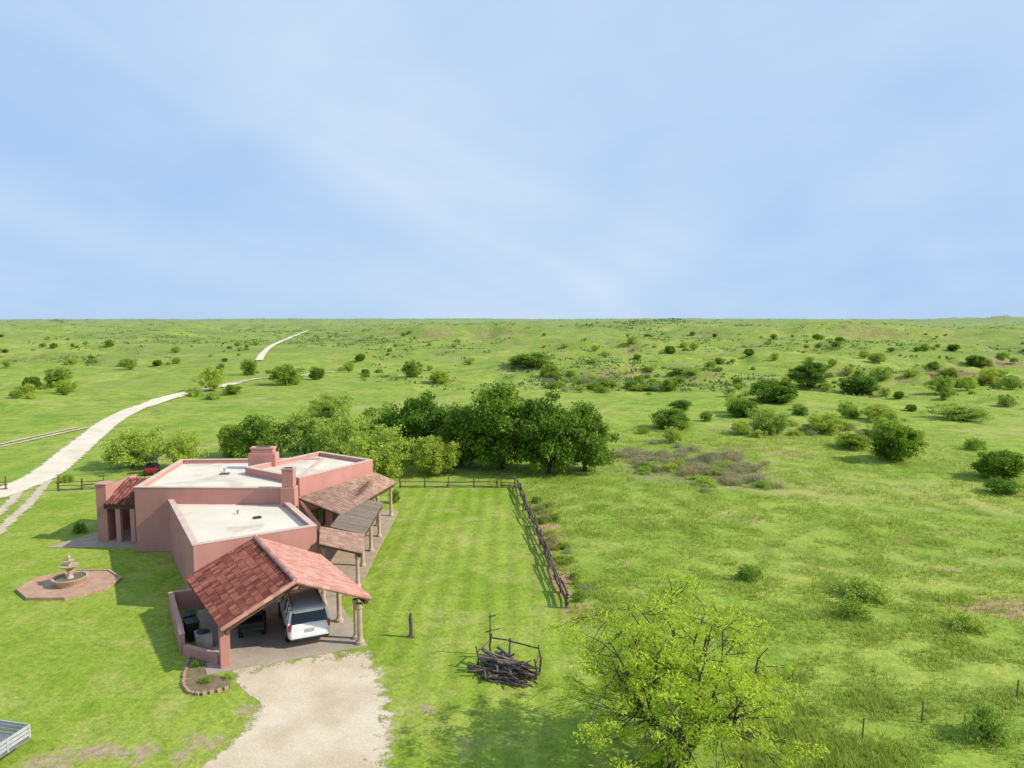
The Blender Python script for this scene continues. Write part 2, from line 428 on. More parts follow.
def blob(name,pts,z,mat,soft=.8):
    ps=[Vector((p[0],p[1],0)) for p in pts]
    q=[]
    for i in range(len(ps)):
        a=ps[i];b=ps[(i+1)%len(ps)]
        for j in range(4): q.append(a.lerp(b,j/4))
    c=sum(q,Vector((0,0,0)))/len(q)
    V=[(c.x,c.y,z)];E=[1.0];n=len(q)
    for f,e in((soft,1),(1.0,.45),(1.15,0)):
        for p in q: w=c+(p-c)*f;V.append((w.x,w.y,z));E.append(e)
    Fc=[(0,1+i,1+(i+1)%n) for i in range(n)]
    for k in range(2):
        for i in range(n): j=(i+1)%n;o=1+k*n;Fc.append((o+i,o+n+i,o+n+j,o+j))
    attr_obj(name,V,Fc,E,mat)
blob('driveway',[P(*p) for p in [(232,668),(290,658),(345,652),(370,655),(384,690),(392,730),(384,790),(360,860),(150,860),(180,790),(240,735),(262,705),(243,690)]],.012,M['gravel'],.70)

# ---------------------------------------------------------------- house
HO=Vector((-19,47,0))
house=thing('ranch_house',HO,'pink stucco ranch house with flat cream roofs, red tile carport and porches','house')
def hb(mb,name,mat,parent=None,**k): return mb.build(name,mat,parent or house,off=HO,**k)
def inset(poly,d):
    n=len(poly);L=[]
    for i in range(n):
        a=Vector(poly[i]);b=Vector(poly[(i+1)%n]);e=(b-a).normalized();nn=Vector((-e.y,e.x));L.append((a+nn*d,e))
    out=[]
    for i in range(n):
        p,e=L[i-1];q,f=L[i]
        den=e.x*f.y-e.y*f.x;t=((q.x-p.x)*f.y-(q.y-p.y)*f.x)/den
        out.append(tuple(p+e*t))
    return out
def block(poly,z1,name='wall',z0=0,deck=.3,capm='cap'):
    inn=inset(poly,.32);mb=MB();n=len(poly)
    for i in range(n):
        j=(i+1)%n
        mb.prism([poly[i],poly[j],inn[j],inn[i]],z0,z1)
    w=hb(mb,name,M['stucco'],bevel=.03)
    o2=inset(poly,-.02);i2=inset(poly,.35);mb=MB()
    for i in range(n):
        j=(i+1)%n;mb.prism([o2[i],o2[j],i2[j],i2[i]],z1+.002,z1+.05)
    hb(mb,'parapet_lit_top',M[capm],w)  # thin strip whose pale colour carries the light on the wall top
    mb=MB();mb.prism(inset(poly,.30),z1-deck-.15,z1-deck);d=hb(mb,'roof',M['deck'])
    return w,d
A=[(-27.4,49.8),(-16.2,49.6),(-16.4,60.6),(-28.8,59.9)]
B=[(-18.5,39.5),(-12.4,43.4),(-16.7,50.3),(-25.2,50.2)]
C=[(-16.0,51.7),(-11.8,58.5),(-17.3,62.2),(-21.5,55.5)]
block(A,4.75);block(B,3.85);block(C,5.0)
def chimney(cx,cy,z0,w,d,h,rz):
    mb=MB();mb.box((cx,cy,z0+h*.4),(w,d,h*.8),rz);mb.box((cx,cy,z0+h*.9),(w*.8,d*.8,h*.2-.004),rz)
    c=hb(mb,'chimney',M['stucco'],bevel=.05)
    mb=MB();mb.box((cx,cy,z0+h+.06),(w*.86,d*.86,.11),rz);hb(mb,'chimney_cap',M['stucco2'],c)
    mb=MB();mb.box((cx,cy,z0+h+.125),(w*.5,d*.5,.014),rz);hb(mb,'flue',M['black'],c)
chimney(-20.8,57.8,4.4,2.3,1.0,1.75,0)
chimney(-16.0,49.35,0,1.05,.85,6.2,0)
for x,y,z in((-23.6,56.5,4.44),(-18.9,47.2,3.54)):
    mb=MB();mb.lathe(x,y,[(.06,z),(.06,z+.2),(.10,z+.22),(.10,z+.26),(.03,z+.3)],10);hb(mb,'roof_vent',M['metal'])
mb=MB();mb.box((-23.2,55.6,4.49),(.7,.45,.1));hb(mb,'skylight',M['glass'])
mb=MB();mb.box((-17.2,46.2,3.6),(.5,.4,.08),R(32));hb(mb,'skylight',M['glass'])
def tiles(a,b,c,d,mat,name='tile_roof',step=.30,row=.40,amp=.11):
    """a,b top edge ; d,c bottom edge"""
    a,b,c,d=[Vector(p) for p in(a,b,c,d)]
    L=max((b-a).length,(c-d).length);S=max((d-a).length,(c-b).length)
    nc=max(2,int(L/step));nr=max(1,int(S/row))
    nrm=((b-a).cross(d-a)).normalized()
    if nrm.z<0:nrm=-nrm
    def q(s,t): return (a.lerp(b,s)).lerp(d.lerp(c,s),t)
    mb=MB()
    rnd=random.Random(nc*31+nr)
    for i in range(nc):
        for j in range(nr):
            s0=i/nc;s1=(i+1)/nc;t0=j/nr;t1=min(1.01,(j+1.08)/nr)
            jit=rnd.uniform(-.004,.006);tj=rnd.uniform(-.015,.015)/S;n=len(mb.v);K=6
            for t,lift,shr in((t0,.0,.36),(t1+tj,.014,.26)):
                for k in range(K+1):
                    f=k/K;s=s0+(s1-s0)*(shr/2+(1-shr)*f)
                    mb.v.append(tuple(q(s,t)+nrm*(math.sin(math.pi*f)**.8*amp+lift+jit)))
            for k in range(K): mb.f.append((n+k,n+k+1,n+K+2+k,n+K+1+k))
            mb.f.append(tuple([n+K+1+k for k in range(K+1)]))
    o=hb(mb,name,M[mat],smooth=False)
    mb=MB();z=nrm*.006;y=-nrm*.11
    mb.v=[tuple(p+z) for p in(a,b,c,d)]+[tuple(p+y) for p in(a,b,c,d)]
    mb.f=[(0,1,2,3),(7,6,5,4),(0,4,5,1),(1,5,6,2),(2,6,7,3),(3,7,4,0)]
    hb(mb,'roof_boarding',M['wood'],o);return o
L0=Vector((-13.75,31.95,2.3));R0=Vector((-7.35,35.15,2.5));RF=Vector((-10.75,33.75,3.95))
bdl=Vector((-4.75,6.6,0))
RB=RF+Vector((-4.55,6.9,0));LB=L0+bdl;RBk=R0+Vector((-4.45,6.6,0))
t1=tiles(RF,RB,LB,L0,'tile');t2=tiles(RB,RF,R0,RBk,'tilep')
def ridge(p,q,mat,par,r=.13):
    p=Vector(p);q=Vector(q);n=int((q-p).length/.4);mb=MB()
    for i in range(n): mb.tube(p.lerp(q,i/n),p.lerp(q,(i+1.1)/n),r*1.08,r*.92,8)
    hb(mb,'ridge_tiles',M[mat],par)
up=Vector((0,0,.05))
ridge(RF+up,RB+up,'tilep',t1,.15);ridge(RF,L0,'tilep',t1,.11);ridge(RF,R0,'tilep',t2,.11)
def beam(p,q,w=.2,h=.26,m='wood'):
    mb=MB();mb.bar(p,q,w,h);hb(mb,'beam',M[m])
pFL=Vector((-14.05,32.85,0))
beam(L0+Vector((.2,.2,-.25)),LB+Vector((.2,0,-.25)));beam(R0+Vector((-.25,.2,-.25)),RBk+Vector((-.2,0,-.25)))
beam(L0+Vector((.1,.5,-.2)),RF+Vector((0,.5,-.25)),.12,.16);beam(R0+Vector((-.1,.5,-.2)),RF+Vector((0,.5,-.25)),.12,.16)
def column(x,y,h,r=.17,mat='stucco2',z0=0,name='column'):
    mb=MB();mb.lathe(x,y,[(r*1.6,z0),(r*1.6,z0+.18),(r*1.15,z0+.24),(r,z0+.35),(r*.88,z0+h-.3),(r*1.25,z0+h-.2),(r*1.25,z0+h)],14)
    return hb(mb,name,M[mat],smooth=False)
mb=MB();mb.box((pFL.x,pFL.y,1.02),(.46,.46,2.04),R(30));hb(mb,'column',M['stucco'],bevel=.02)
column(-7.95,35.2,2.2,.15,'stone');column(-8.3,35.8,2.2,.12,'stone');column(-9.7,37.9,2.2,.14,'stone');column(-11.2,40.2,2.2,.14,'stone')
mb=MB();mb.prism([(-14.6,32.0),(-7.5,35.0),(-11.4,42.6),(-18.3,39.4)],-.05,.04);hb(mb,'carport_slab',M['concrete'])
def wallseg(p,q,h,w=.22,name='low_wall'):
    p=Vector((*p,0));q=Vector((*q,0));d=(q-p).normalized();n=Vector((-d.y,d.x,0))*w/2
    mb=MB();mb.prism([tuple((p-n)[:2]),tuple((q-n)[:2]),tuple((q+n)[:2]),tuple((p+n)[:2])],0,h)
    o=hb(mb,name,M['stucco']);n*=1.15;mb=MB();mb.prism([tuple((p-n)[:2]),tuple((q-n)[:2]),tuple((q+n)[:2]),tuple((p+n)[:2])],h+.002,h+.05)
    hb(mb,'wall_cap',M['stucco2'],o)
wallseg((-19.9,39.5),(-16.7,34.1),1.05);wallseg((-16.55,34.0),(-14.4,33.0),.5);wallseg((-19.7,39.6),(-18.7,39.9),1.05)
tiles((-15.7,50.3,3.85),(-11.7,58.8,3.85),(-10.0,59.6,2.8),(-12.2,48.9,2.98),'tileb')
tiles((-12.4,53.6,3.05),(-12.25,46.0,3.0),(-9.9,45.9,2.5),(-10.1,53.7,2.55),'tiled',row=5,step=.22,amp=.07)
tiles((-15.2,49.6,3.7),(-12.9,46.0,3.1),(-12.3,43.6,3.3),(-15.2,49.2,3.75),'tileb')
tiles((-12.9,45.9,3.0),(-12.0,42.4,3.0),(-9.3,42.2,2.45),(-9.9,45.8,2.48),'tileb')
beam((-10.25,59.4,2.55),(-12.5,49.0,2.75),.16,.2);beam((-10.2,53.6,2.32),(-10.05,46.2,2.3),.16,.2);beam((-10.1,45.8,2.28),(-9.5,42.4,2.24),.16,.2)
for x,y,h in((-10.4,58.9,2.5),(-11.0,56.0,2.55),(-10.35,53.2,2.25),(-10.3,49.8,2.25),(-10.25,46.7,2.2),(-9.75,42.9,2.15),(-11.9,43.0,2.6)):
    column(x,y,h,.13,'stone')
mb=MB();mb.prism([(-12.9,41.2),(-9.6,41.6),(-9.8,50),(-10.0,60.5),(-11.6,60.8),(-16,52.5)],-.03,.07);hb(mb,'patio_slab',M['paver'])
def opening(p,q,z0,z1,kind='window'):
    p=Vector((*p,0));q=Vector((*q,0));d=(q-p).normalized();n=Vector((d.y,-d.x,0))
    mb=MB()
    a=p+n*.03;b=q+n*.03
    for s,e in(((a.x,a.y,z0),(b.x,b.y,z0)),((a.x,a.y,z1),(b.x,b.y,z1))): mb.bar(s,e,.1,.1)
    mb.bar((a.x,a.y,z0-.05),(a.x,a.y,z1+.05),.1,.1);mb.bar((b.x,b.y,z0-.05),(b.x,b.y,z1+.05),.1,.1)
    m=(a+b)/2;mb.bar((m.x,m.y,z0),(m.x,m.y,z1),.06,.06)
    w=hb(mb,kind,M['wood']);mb=MB();a=p+n*.012;b=q+n*.012
    mb.poly([(a.x,a.y,z0),(b.x,b.y,z0),(b.x,b.y,z1),(a.x,a.y,z1)]);hb(mb,'pane',M['glass'],w)
dC_=(Vector(C[1])-Vector(C[0])).normalized()
for s,l,z0,z1,k in((1.0,1.4,.9,2.2,'window'),(3.4,1.2,.1,2.3,'door'),(5.6,1.4,.9,2.2,'window')):
    p=Vector(C[0])+dC_*s;q=p+dC_*l;opening(p,q,z0,z1,k)
dB_=(Vector(B[2])-Vector(B[1])).normalized()
for s,l,z0,z1,k in((.8,1.3,.9,2.2,'window'),(2.9,1.1,.1,2.3,'door'),(5.0,1.4,.9,2.2,'window')):
    p=Vector(B[1])+dB_*s;q=p+dB_*l;opening(p,q,z0,z1,k)
dF=(Vector(B[1])-Vector(B[0])).normalized()
p=Vector(B[0])+dF*1.2;opening(p,p+dF*1.0,.06,2.1,'door')
p=Vector(B[0])+dF*4.2;opening(p,p+dF*1.4,.9,1.9,'window')
# entry pavilion
mb=MB();mb.box((-31.2,52.6,2.2),(.8,1.0,4.4));mb.prism([(-31.5,53.1),(-31.2,53.1),(-31.3,57.4),(-31.6,57.4)],0,4.0)
hb(mb,'wall',M['stucco'],bevel=.03)
mb=MB();mb.box((-31.2,52.6,4.44),(.9,1.1,.08));hb(mb,'wall_cap',M['stucco2'])
tiles((-31.1,55.6,4.1),(-28.2,55.6,4.1),(-27.9,51.7,3.0),(-30.8,51.7,3.0),'tile')
beam((-30.9,51.95,2.72),(-27.9,51.95,2.72),.2,.24)
mb=MB();mb.box((-29.85,52.0,1.3),(.36,.36,2.6));hb(mb,'column',M['stucco2'],bevel=.02)
mb=MB();mb.box((-28.75,52.0,1.3),(.36,.36,2.6));hb(mb,'column',M['stucco2'],bevel=.02)
mb=MB();mb.prism([(-30.9,56.4),(-28.5,56.4),(-28.5,56.6),(-30.9,56.6)],0,3.9);hb(mb,'wall',M['stucco'])
mb=MB();mb.prism([(-34.6,50.6),(-27.5,50.6),(-27.8,55),(-32.5,55.3)],-.03,.05);hb(mb,'patio_slab',M['paver'])

# ---------------------------------------------------------------- fountain
fx,fy=-28.2,43.3
pl=thing('brick_plaza',(fx,fy,0),'low octagonal red brick terrace around the fountain on the left lawn','terrace')
mb=MB();oc=[(3.0*math.cos(R(22.5+45*i)),2.6*math.sin(R(22.5+45*i))) for i in range(8)];mb.prism(oc,-.02,.10);mb.build('paving',M['brick'],pl)
mb=MB();ic=[(x*.95,y*.95) for x,y in oc]
for i in range(8): mb.prism([oc[i],oc[(i+1)%8],ic[(i+1)%8],ic[i]],.102,.18)
mb.build('rim',M['brick'],pl)
fo=thing('tiered_fountain',(fx,fy,.10),'tan stone tiered fountain on the octagonal brick terrace','fountain')
mb=MB();mb.lathe(0,0,[(.75,0),(.8,.12),(1.0,.42),(1.02,.48),(.9,.48),(.86,.3),(.0,.3)],24);mb.build('basin',M['stone'],fo,smooth=False)
mb=MB();mb.lathe(0,0,[(.86,.40),(.0,.402)],24);mb.build('water',M['water'],fo)
mb=MB();mb.lathe(0,0,[(.26,.3),(.2,.5),(.12,.75),(.2,.9),(.14,1.02),(.12,1.1)],14);mb.build('pedestal',M['stone'],fo,smooth=True)
mb=MB();mb.lathe(0,0,[(.12,1.0),(.3,1.05),(.55,1.2),(.56,1.25),(.42,1.22),(.1,1.16)],20);mb.build('bowl',M['stone'],fo)
mb=MB();mb.lathe(0,0,[(.1,1.15),(.08,1.4),(.26,1.5),(.28,1.54),(.1,1.52),(.08,1.65),(.12,1.75),(.02,1.92)],14);mb.build('finial',M['stone'],fo)

# ---------------------------------------------------------------- vehicles
def wheel(par,x,y,r,w,rimmat='rim'):
    mb=MB();mb.tube((x-w/2,y,r),(x+w/2,y,r),r,r,18);tw=mb.build('wheel',M['tyre'],par,bevel=.03)
    s=1 if x>0 else -1
    mb=MB();mb.tube((x+s*(w/2-.02),y,r),(x+s*(w/2+.012),y,r),r*.62,r*.55,14);mb.build('rim',M[rimmat],tw)
def suv(loc,rz):
    t=thing('parked_car',loc,'white sport utility vehicle parked under the tiled carport','car',rz)
    t.scale=(1.08,1.04,1.04)
    secs=[(-2.62,.80,.84,.52,1.02),(-2.58,.93,.93,.42,1.16),(-2.45,.98,.965,.39,1.22),(-2.0,.99,.97,.38,1.25),(0,.985,.965,.38,1.24),(1.1,.985,.955,.38,1.20),(2.0,.97,.94,.40,1.14),(2.45,.94,.88,.44,1.06),(2.62,.82,.78,.52,.90)]
    mb=MB();rings=[]
    for y,wl,wb,zl,zb in secs:
        zm=(zl+zb)/2
        ring=[(-wl*.92,y,zl),(-wl,y,zl+.12),(-wl*1.01,y,zm),(-wb,y,zb-.08),(-wb*.88,y,zb),(0,y,zb+.03),(wb*.88,y,zb),(wb,y,zb-.08),(wl*1.01,y,zm),(wl,y,zl+.12),(wl*.92,y,zl)]
        rings.append(len(mb.v));mb.v+=ring
    k=11
    for a,b in zip(rings,rings[1:]):
        for i in range(k): mb.f.append((a+i,a+(i+1)%k,b+(i+1)%k,b+i))
    mb.f.append(tuple(rings[0]+k-1-i for i in range(k)));mb.f.append(tuple(rings[-1]+i for i in range(k)))
    b=mb.build('body',M['white'],t,smooth=True)
    for f in b.data.polygons: f.use_smooth=len(f.vertices)==4
    def loft(secs,name,mat,par):
        mb=MB();rg=[]
        for y,w0,z0,w1,z1 in secs:
            rg.append(len(mb.v));mb.v+=[(-w0,y,z0),(-(w0*.45+w1*.55),y,z0*.4+z1*.6),(-w1,y,z1-.03),(-w1*.8,y,z1+.02),(w1*.8,y,z1+.02),(w1,y,z1-.03),(w0*.45+w1*.55,y,z0*.4+z1*.6),(w0,y,z0)]
        for a_,b_ in zip(rg,rg[1:]):
            for i in range(8): mb.f.append((a_+i,a_+(i+1)%8,b_+(i+1)%8,b_+i))
        mb.f.append(tuple(rg[0]+7-i for i in range(8)));mb.f.append(tuple(rg[-1]+i for i in range(8)))
        return mb.build(name,M[mat],par,smooth=False)
    loft([(-2.56,.88,1.10,.86,1.20),(-2.40,.90,1.1,.80,1.62),(-2.24,.93,1.2,.78,1.80),(.2,.93,1.2,.77,1.82),(.75,.92,1.18,.82,1.52),(1.25,.89,1.15,.87,1.22)],'windows','glass',t)
    mb=MB();rg=[]
    for y,w,z in((-2.40,.68,1.76),(-2.30,.76,1.83),(-2.0,.80,1.875),(-1.2,.81,1.90),(-.2,.81,1.89),(.25,.77,1.84),(.48,.68,1.74)):
        rg.append(len(mb.v));mb.v+=[(-w,y,z-.09),(-w*.93,y,z-.02),(-w*.78,y,z+.01),(0,y,z+.035),(w*.78,y,z+.01),(w*.93,y,z-.02),(w,y,z-.09)]
    for a_,b_ in zip(rg,rg[1:]):
        for i in range(7): mb.f.append((a_+i,a_+(i+1)%7,b_+(i+1)%7,b_+i))
    mb.f.append(tuple(rg[0]+6-i for i in range(7)));mb.f.append(tuple(rg[-1]+i for i in range(7)))
    mb.build('roof',M['white'],t,smooth=True)
    for s in(-1,1):
        for (y0,z0,y1,z1,w) in((-2.50,1.14,-2.30,1.80,.12),(-1.05,1.22,-1.0,1.81,.06),(.05,1.22,.0,1.82,.06),(1.16,1.20,.42,1.76,.08),(-1.95,1.22,-1.75,1.81,.12)):
            mb=MB();mb.bar((s*.94,y0,z0),(s*.80,y1,z1),.05,w);mb.build('pillar',M['white'],b)
        mb=MB();mb.bar((s*.70,-2.05,1.945),(s*.70,.1,1.945),.04,.04);mb.build('roof_rail',M['black'],t)
        mb=MB();mb.box((s*.89,-2.53,1.02),(.16,.16,.34));mb.build('tail_light',M['tail'],t,bevel=.03)
        mb=MB();mb.box((s*1.08,.85,1.2),(.2,.1,.16));mb.build('wing_mirror',M['white'],t,bevel=.03)
        mb=MB();mb.box((s*.68,2.52,.86),(.36,.14,.16));mb.build('headlight',M['glass'],t,bevel=.02)
        for y in(-1.6,1.65):
            mb=MB();mb.tube((s*.92,y,.42),(s*1.0,y,.42),.48,.47,20);mb.build('wheel_arch',M['black'],b)
            wheel(t,s*.91,y,.39,.24)
        mb=MB();mb.bar((s*.985,-1.0,.44),(s*.985,1.1,.44),.06,.12);mb.build('side_sill',M['black'],t)
        for y in(-.95,.15): 
            mb=MB();mb.box((s*1.0,y-.2,1.0),(.03,.2,.035));mb.build('door_handle',M['rim'],b)
    mb=MB();mb.box((0,-2.62,.58),(1.80,.14,.24));mb.build('bumper',M['white'],t,bevel=.06)
    mb=MB();mb.box((0,-2.63,.42),(1.6,.14,.12));mb.build('bumper_trim',M['black'],t,bevel=.02)
    mb=MB();mb.box((0,-2.64,.84),(.42,.03,.16));mb.build('number_plate',M['greypaint'],t)
    mb=MB();mb.box((0,2.63,.72),(1.1,.04,.2));mb.build('grille',M['black'],t)
suv((-11.6,37.45,.04),R(24))
def buggy(loc,rz,label,paint):
    t=thing('utility_buggy',loc,label,'buggy',rz)
    mb=MB();mb.box((0,.75,.62),(1.1,.75,.3));mb.box((0,0,.42),(1.2,2.2,.16));mb.build('body',M[paint],t,bevel=.05)
    mb=MB();mb.box((0,-.85,.72),(1.25,.85,.32));mb.build('cargo_bed',M['black'],t,bevel=.03)
    mb=MB();mb.box((0,-.15,.65),(1.1,.5,.2));mb.box((0,-.38,.95),(1.1,.14,.5));mb.build('seat',M['black'],t,bevel=.04)
    for s in(-1,1):
        mb=MB();mb.path([(s*.55,.6,.75),(s*.52,.35,1.7),(s*.52,-.45,1.75),(s*.55,-.5,.75)],[.03]*4);mb.build('roll_bar',M['black'],t)
        for y in(-.8,.85): wheel(t,s*.58,y,.3,.24,'black')
    mb=MB();mb.box((0,-.05,1.77),(1.15,.95,.05));mb.build('canopy',M['black'],t,bevel=.02)
    mb=MB();mb.tube((-.28,.3,.8),(-.28,.1,1.05),.02,.02);mb.tube((-.28,.12,1.0),(-.28,.09,1.06),.17,.17,14);mb.build('steering_wheel',M['black'],t)
g=P(152,474);buggy((g.x,g.y,0),R(200),'small red and black utility buggy parked on the grass behind the house','redpaint')
buggy((-14.2,36.9,.04),R(20),'dark green utility buggy in the shade of the carport beside the white vehicle','greenpaint')
def bin_(x,y,rz,label):
    t=thing('trash_bin',(x,y,.0),label,'trash bin',rz,)
    mb=MB();mb.v=[(-.24,-.28,.05),(.24,-.28,.05),(.24,.28,.05),(-.24,.28,.05),(-.3,-.36,1.0),(.3,-.36,1.0),(.3,.36,1.0),(-.3,.36,1.0)]
    mb.f=[(3,2,1,0),(4,5,6,7),(0,1,5,4),(1,2,6,5),(2,3,7,6),(3,0,4,7)];mb.build('body',M['black'],t,bevel=.03)
    mb=MB();mb.box((0,.02,1.05),(.66,.8,.07));mb.build('lid',M['black'],t,bevel=.02)
    for s in(-1,1): mb=MB();mb.tube((s*.2,.3,.1),(s*.27,.3,.1),.1,.1,12);mb.build('wheel',M['tyre'],t)
bin_(-17.5,36.6,R(30),'black wheeled trash bin behind the low pink wall, farther from the camera')
bin_(-16.95,35.7,R(36),'black wheeled trash bin behind the low pink wall, nearer the camera')
t=thing('air_conditioner',(-16.0,34.9,0),'grey outdoor air conditioning unit between low pink wall and carport column','air conditioner',R(30))
mb=MB();mb.box((0,0,.42),(.8,.8,.8));mb.build('casing',M['metal'],t,bevel=.03)
mb=MB();mb.lathe(0,0,[(.33,.822),(.33,.84),(.05,.86)],18);mb.build('fan_grille',M['black'],t)

pb=thing('planter_bed',(-14.2,31.6,0),'soil planting bed with a curved brick edge beside the front left carport column','planter')
ring=[(-2.0,2.3),(-1.75,1.2),(-1.35,.2),(-1.0,-.7),(-.5,-1.25),(.1,-1.4),(.7,-1.2),(1.2,-.8),(.8,.1),(-.45,.35),(-.9,1.6)]
mb=MB();mb.prism(ring,-.02,.075);mb.build('soil',M['soil'],pb)
rr=random.Random(2)
for i in range(7):
    a=Vector((*ring[i],0));b=Vector((*ring[i+1],0));n=max(1,int((b-a).length/.24))
    for j in range(n):
        c=a.lerp(b,(j+.5)/n);mb=MB();mb.box((c.x+rr.uniform(-.03,.03),c.y+rr.uniform(-.03,.03),.06),(.18,.12,.16),math.atan2((b-a).y,(b-a).x)+rr.uniform(-.3,.3))
        mb.build('edging_brick',M['brick'],pb)

t=thing('utility_trailer',(-20.2,24.9,0),'pale grey railed utility trailer cut off at the bottom left corner','trailer',R(-12))
mb=MB();mb.box((0,0,.55),(1.9,3.0,.08));mb.build('bed',M['metal'],t)
mb=MB()
for s in(-1,1):
    for z in(.72,.88,1.04): mb.bar((s*.93,-1.48,z),(s*.93,1.48,z),.04,.11)
    for y in(-1.45,-.5,.5,1.45): mb.box((s*.93,y,.82),(.07,.07,.55))
for z in(.72,.88,1.04): mb.bar((-.9,1.48,z),(.9,1.48,z),.04,.11)
mb.build('side_rails',M['greypaint'],t)
for s in(-1,1): wheel(t,s*.8,-.4,.3,.2,'black')
mb=MB();mb.box((0,-.4,.45),(1.7,.08,.08));mb.build('axle',M['metal'],t)

# ---------------------------------------------------------------- fences
def fence(pts,label,sp=2.2,h=1.15,rails=4,sag=.1,seed=1,name='rail_fence',mat='oldwood'):
    rnd=random.Random(seed);pts=[Vector((p[0],p[1],hh(p[0],p[1]))) for p in pts]
    f=thing(name,pts[0],label,'fence');o=pts[0];ps=[]
    for i in range(len(pts)-1):
        n=max(1,int((pts[i+1]-pts[i]).length/sp))
        for j in range(n):
            q=pts[i].lerp(pts[i+1],j/n);ps.append(q+Vector((rnd.uniform(-.1,.1),rnd.uniform(-.1,.1),0)))
    ps.append(pts[-1])
    for q in ps:
        mb=MB();r=rnd.uniform(.06,.09);hgt=h*rnd.uniform(.9,1.3)
        a=q-o;mb.path([a,a+Vector((rnd.uniform(-.04,.04),rnd.uniform(-.04,.04),hgt*.5)),a+Vector((rnd.uniform(-.08,.08),rnd.uniform(-.08,.08),hgt))],[r*1.1,r,r*.8],6)
        mb.build('post',M[mat],f)
    for i in range(len(ps)-1):
        for k in range(rails):
            a=ps[i]-o;b=ps[i+1]-o;z=.18+k*(h-.2)/rails
            e=(b-a)*.06;sd=Vector((-(b-a).y,(b-a).x,0)).normalized()*rnd.uniform(.03,.1)*rnd.choice((-1,1))
            a2=a-e+Vector((0,0,z+rnd.uniform(-sag,sag)))+sd;b2=b+e+Vector((0,0,z+rnd.uniform(-sag,sag)))+sd
            m=(a2+b2)/2+Vector((rnd.uniform(-.05,.05),rnd.uniform(-.05,.05),rnd.uniform(-.06,.06)))
            mb=MB();r=rnd.uniform(.04,.065);mb.path([a2,m,b2],[r,r*.95,r*.8],5);mb.build('rail',M[mat],f)
fence([(.6,69),(1.1,63),(3.2,39.8)],'rustic stacked cedar rail fence along the right side of the mown lawn',2.3,.95,6,.12,3)
fence([(-11.2,69.3),(-1.5,69.2)],'low rustic rail fence across the far end of the mown lawn',2.0,1.0,2,.05,4)
fence([(-1.0,69.2),(.3,69.0)],'short wooden gate section at the fence corner beside the big trees',1.3,1.3,3,.03,8,'fence_gate')
a=P(58,491);b=P(104,489)
fence([(a.x,a.y),(b.x,b.y)],'dark rail fence between the white road and the house',1.6,1.2,3,.04,5)
a=P(-30,494);b=P(6,490)
fence([(a.x,a.y),(b.x,b.y)],'short rail fence at the left edge of the frame by the road',1.8,1.2,3,.04,6)
wf=thing('wire_fence',(11,25.8,0),'thin barbed wire fence on weathered stakes across the bottom right pasture','fence')
wp=[(8.5,24.5),(11,25.8),(14.2,26.9),(17.3,28.1),(22.6,29.9),(27,31.5)]
for x,y in wp:
    mb=MB();mb.path([(x-11,y-25.8,0),(x-11+.03,y-25.8,.9)],[.035,.025],6);mb.build('stake',M['oldwood'],wf)
for z in(.35,.6,.85):
    mb=MB();mb.path([(x-11,y-25.8,z) for x,y in wp],[.002]*len(wp),4);mb.build('wire',M['wood'],wf)
p=P(411,637);t=thing('wooden_post',p,'short dark wooden post standing alone on the lawn right of the carport','post')
mb=MB();mb.path([(0,0,0),(.02,0,.6),(-.02,.02,1.0),(0,0,1.3)],[.11,.10,.11,.06],7);mb.build('shaft',M['oldwood'],t)
mb=MB();mb.box((0,0,.02),(.4,.3,.05));mb.build('base',M['greywood'],t)
# log rack and logs
lp=P(508,672)
t=thing('log_rack',lp,'rough timber rack of upright stakes and rails around the log pile','rack',R(-32))
st=[(-1.45,-.5,1.1),(-1.5,.75,1.3),(-.5,.85,1.2),(1.3,.8,1.35),(1.5,.1,1.0)]
rnd=random.Random(15)
for x,y,h in st:
    mb=MB();mb.path([(x,y,0),(x+rnd.uniform(-.08,.08),y,h*.5),(x+rnd.uniform(-.12,.12),y+rnd.uniform(-.1,.1),h)],[.06,.05,.04],6);mb.build('stake',M['oldwood'],t)
for a,b,z in(((-1.5,.75),(-.5,.85),1.05),((-.5,.85),(1.3,.8),1.1),((-1.45,-.5),(-1.5,.75),.85),((1.5,.1),(1.3,.8),.85)):
    mb=MB();mb.path([(*a,z),(*b,z+.08)],[.045,.035],6);mb.build('rail',M['oldwood'],t)
lms=[]
for i in range(5):
    lmb=MB();pts=[];rs=[]
    r0=(.07,.055,.045,.06,.05)[i];bend=(.04,.08,.14,.06,.12)[i]
    oy=0;oz=0
    for k in range(8):
        pts.append((-1+2*k/7,oy,oz));oy+=rnd.uniform(-bend,bend)*.6;oz+=rnd.uniform(-bend,bend)*.6;rs.append(r0*(1.1-.4*k/7))
    lmb.path(pts,rs,7)
    if i==2:
        lmb.path([pts[4],(pts[4][0]+.3,pts[4][1]+.2,pts[4][2]+.15),(pts[4][0]+.55,pts[4][1]+.45,pts[4][2]+.2)],[rs[4]*.7,rs[4]*.5,rs[4]*.3],5)
    lms.append(lmb.mesh('log',M[('greywood','oldwood')[i%2]]))
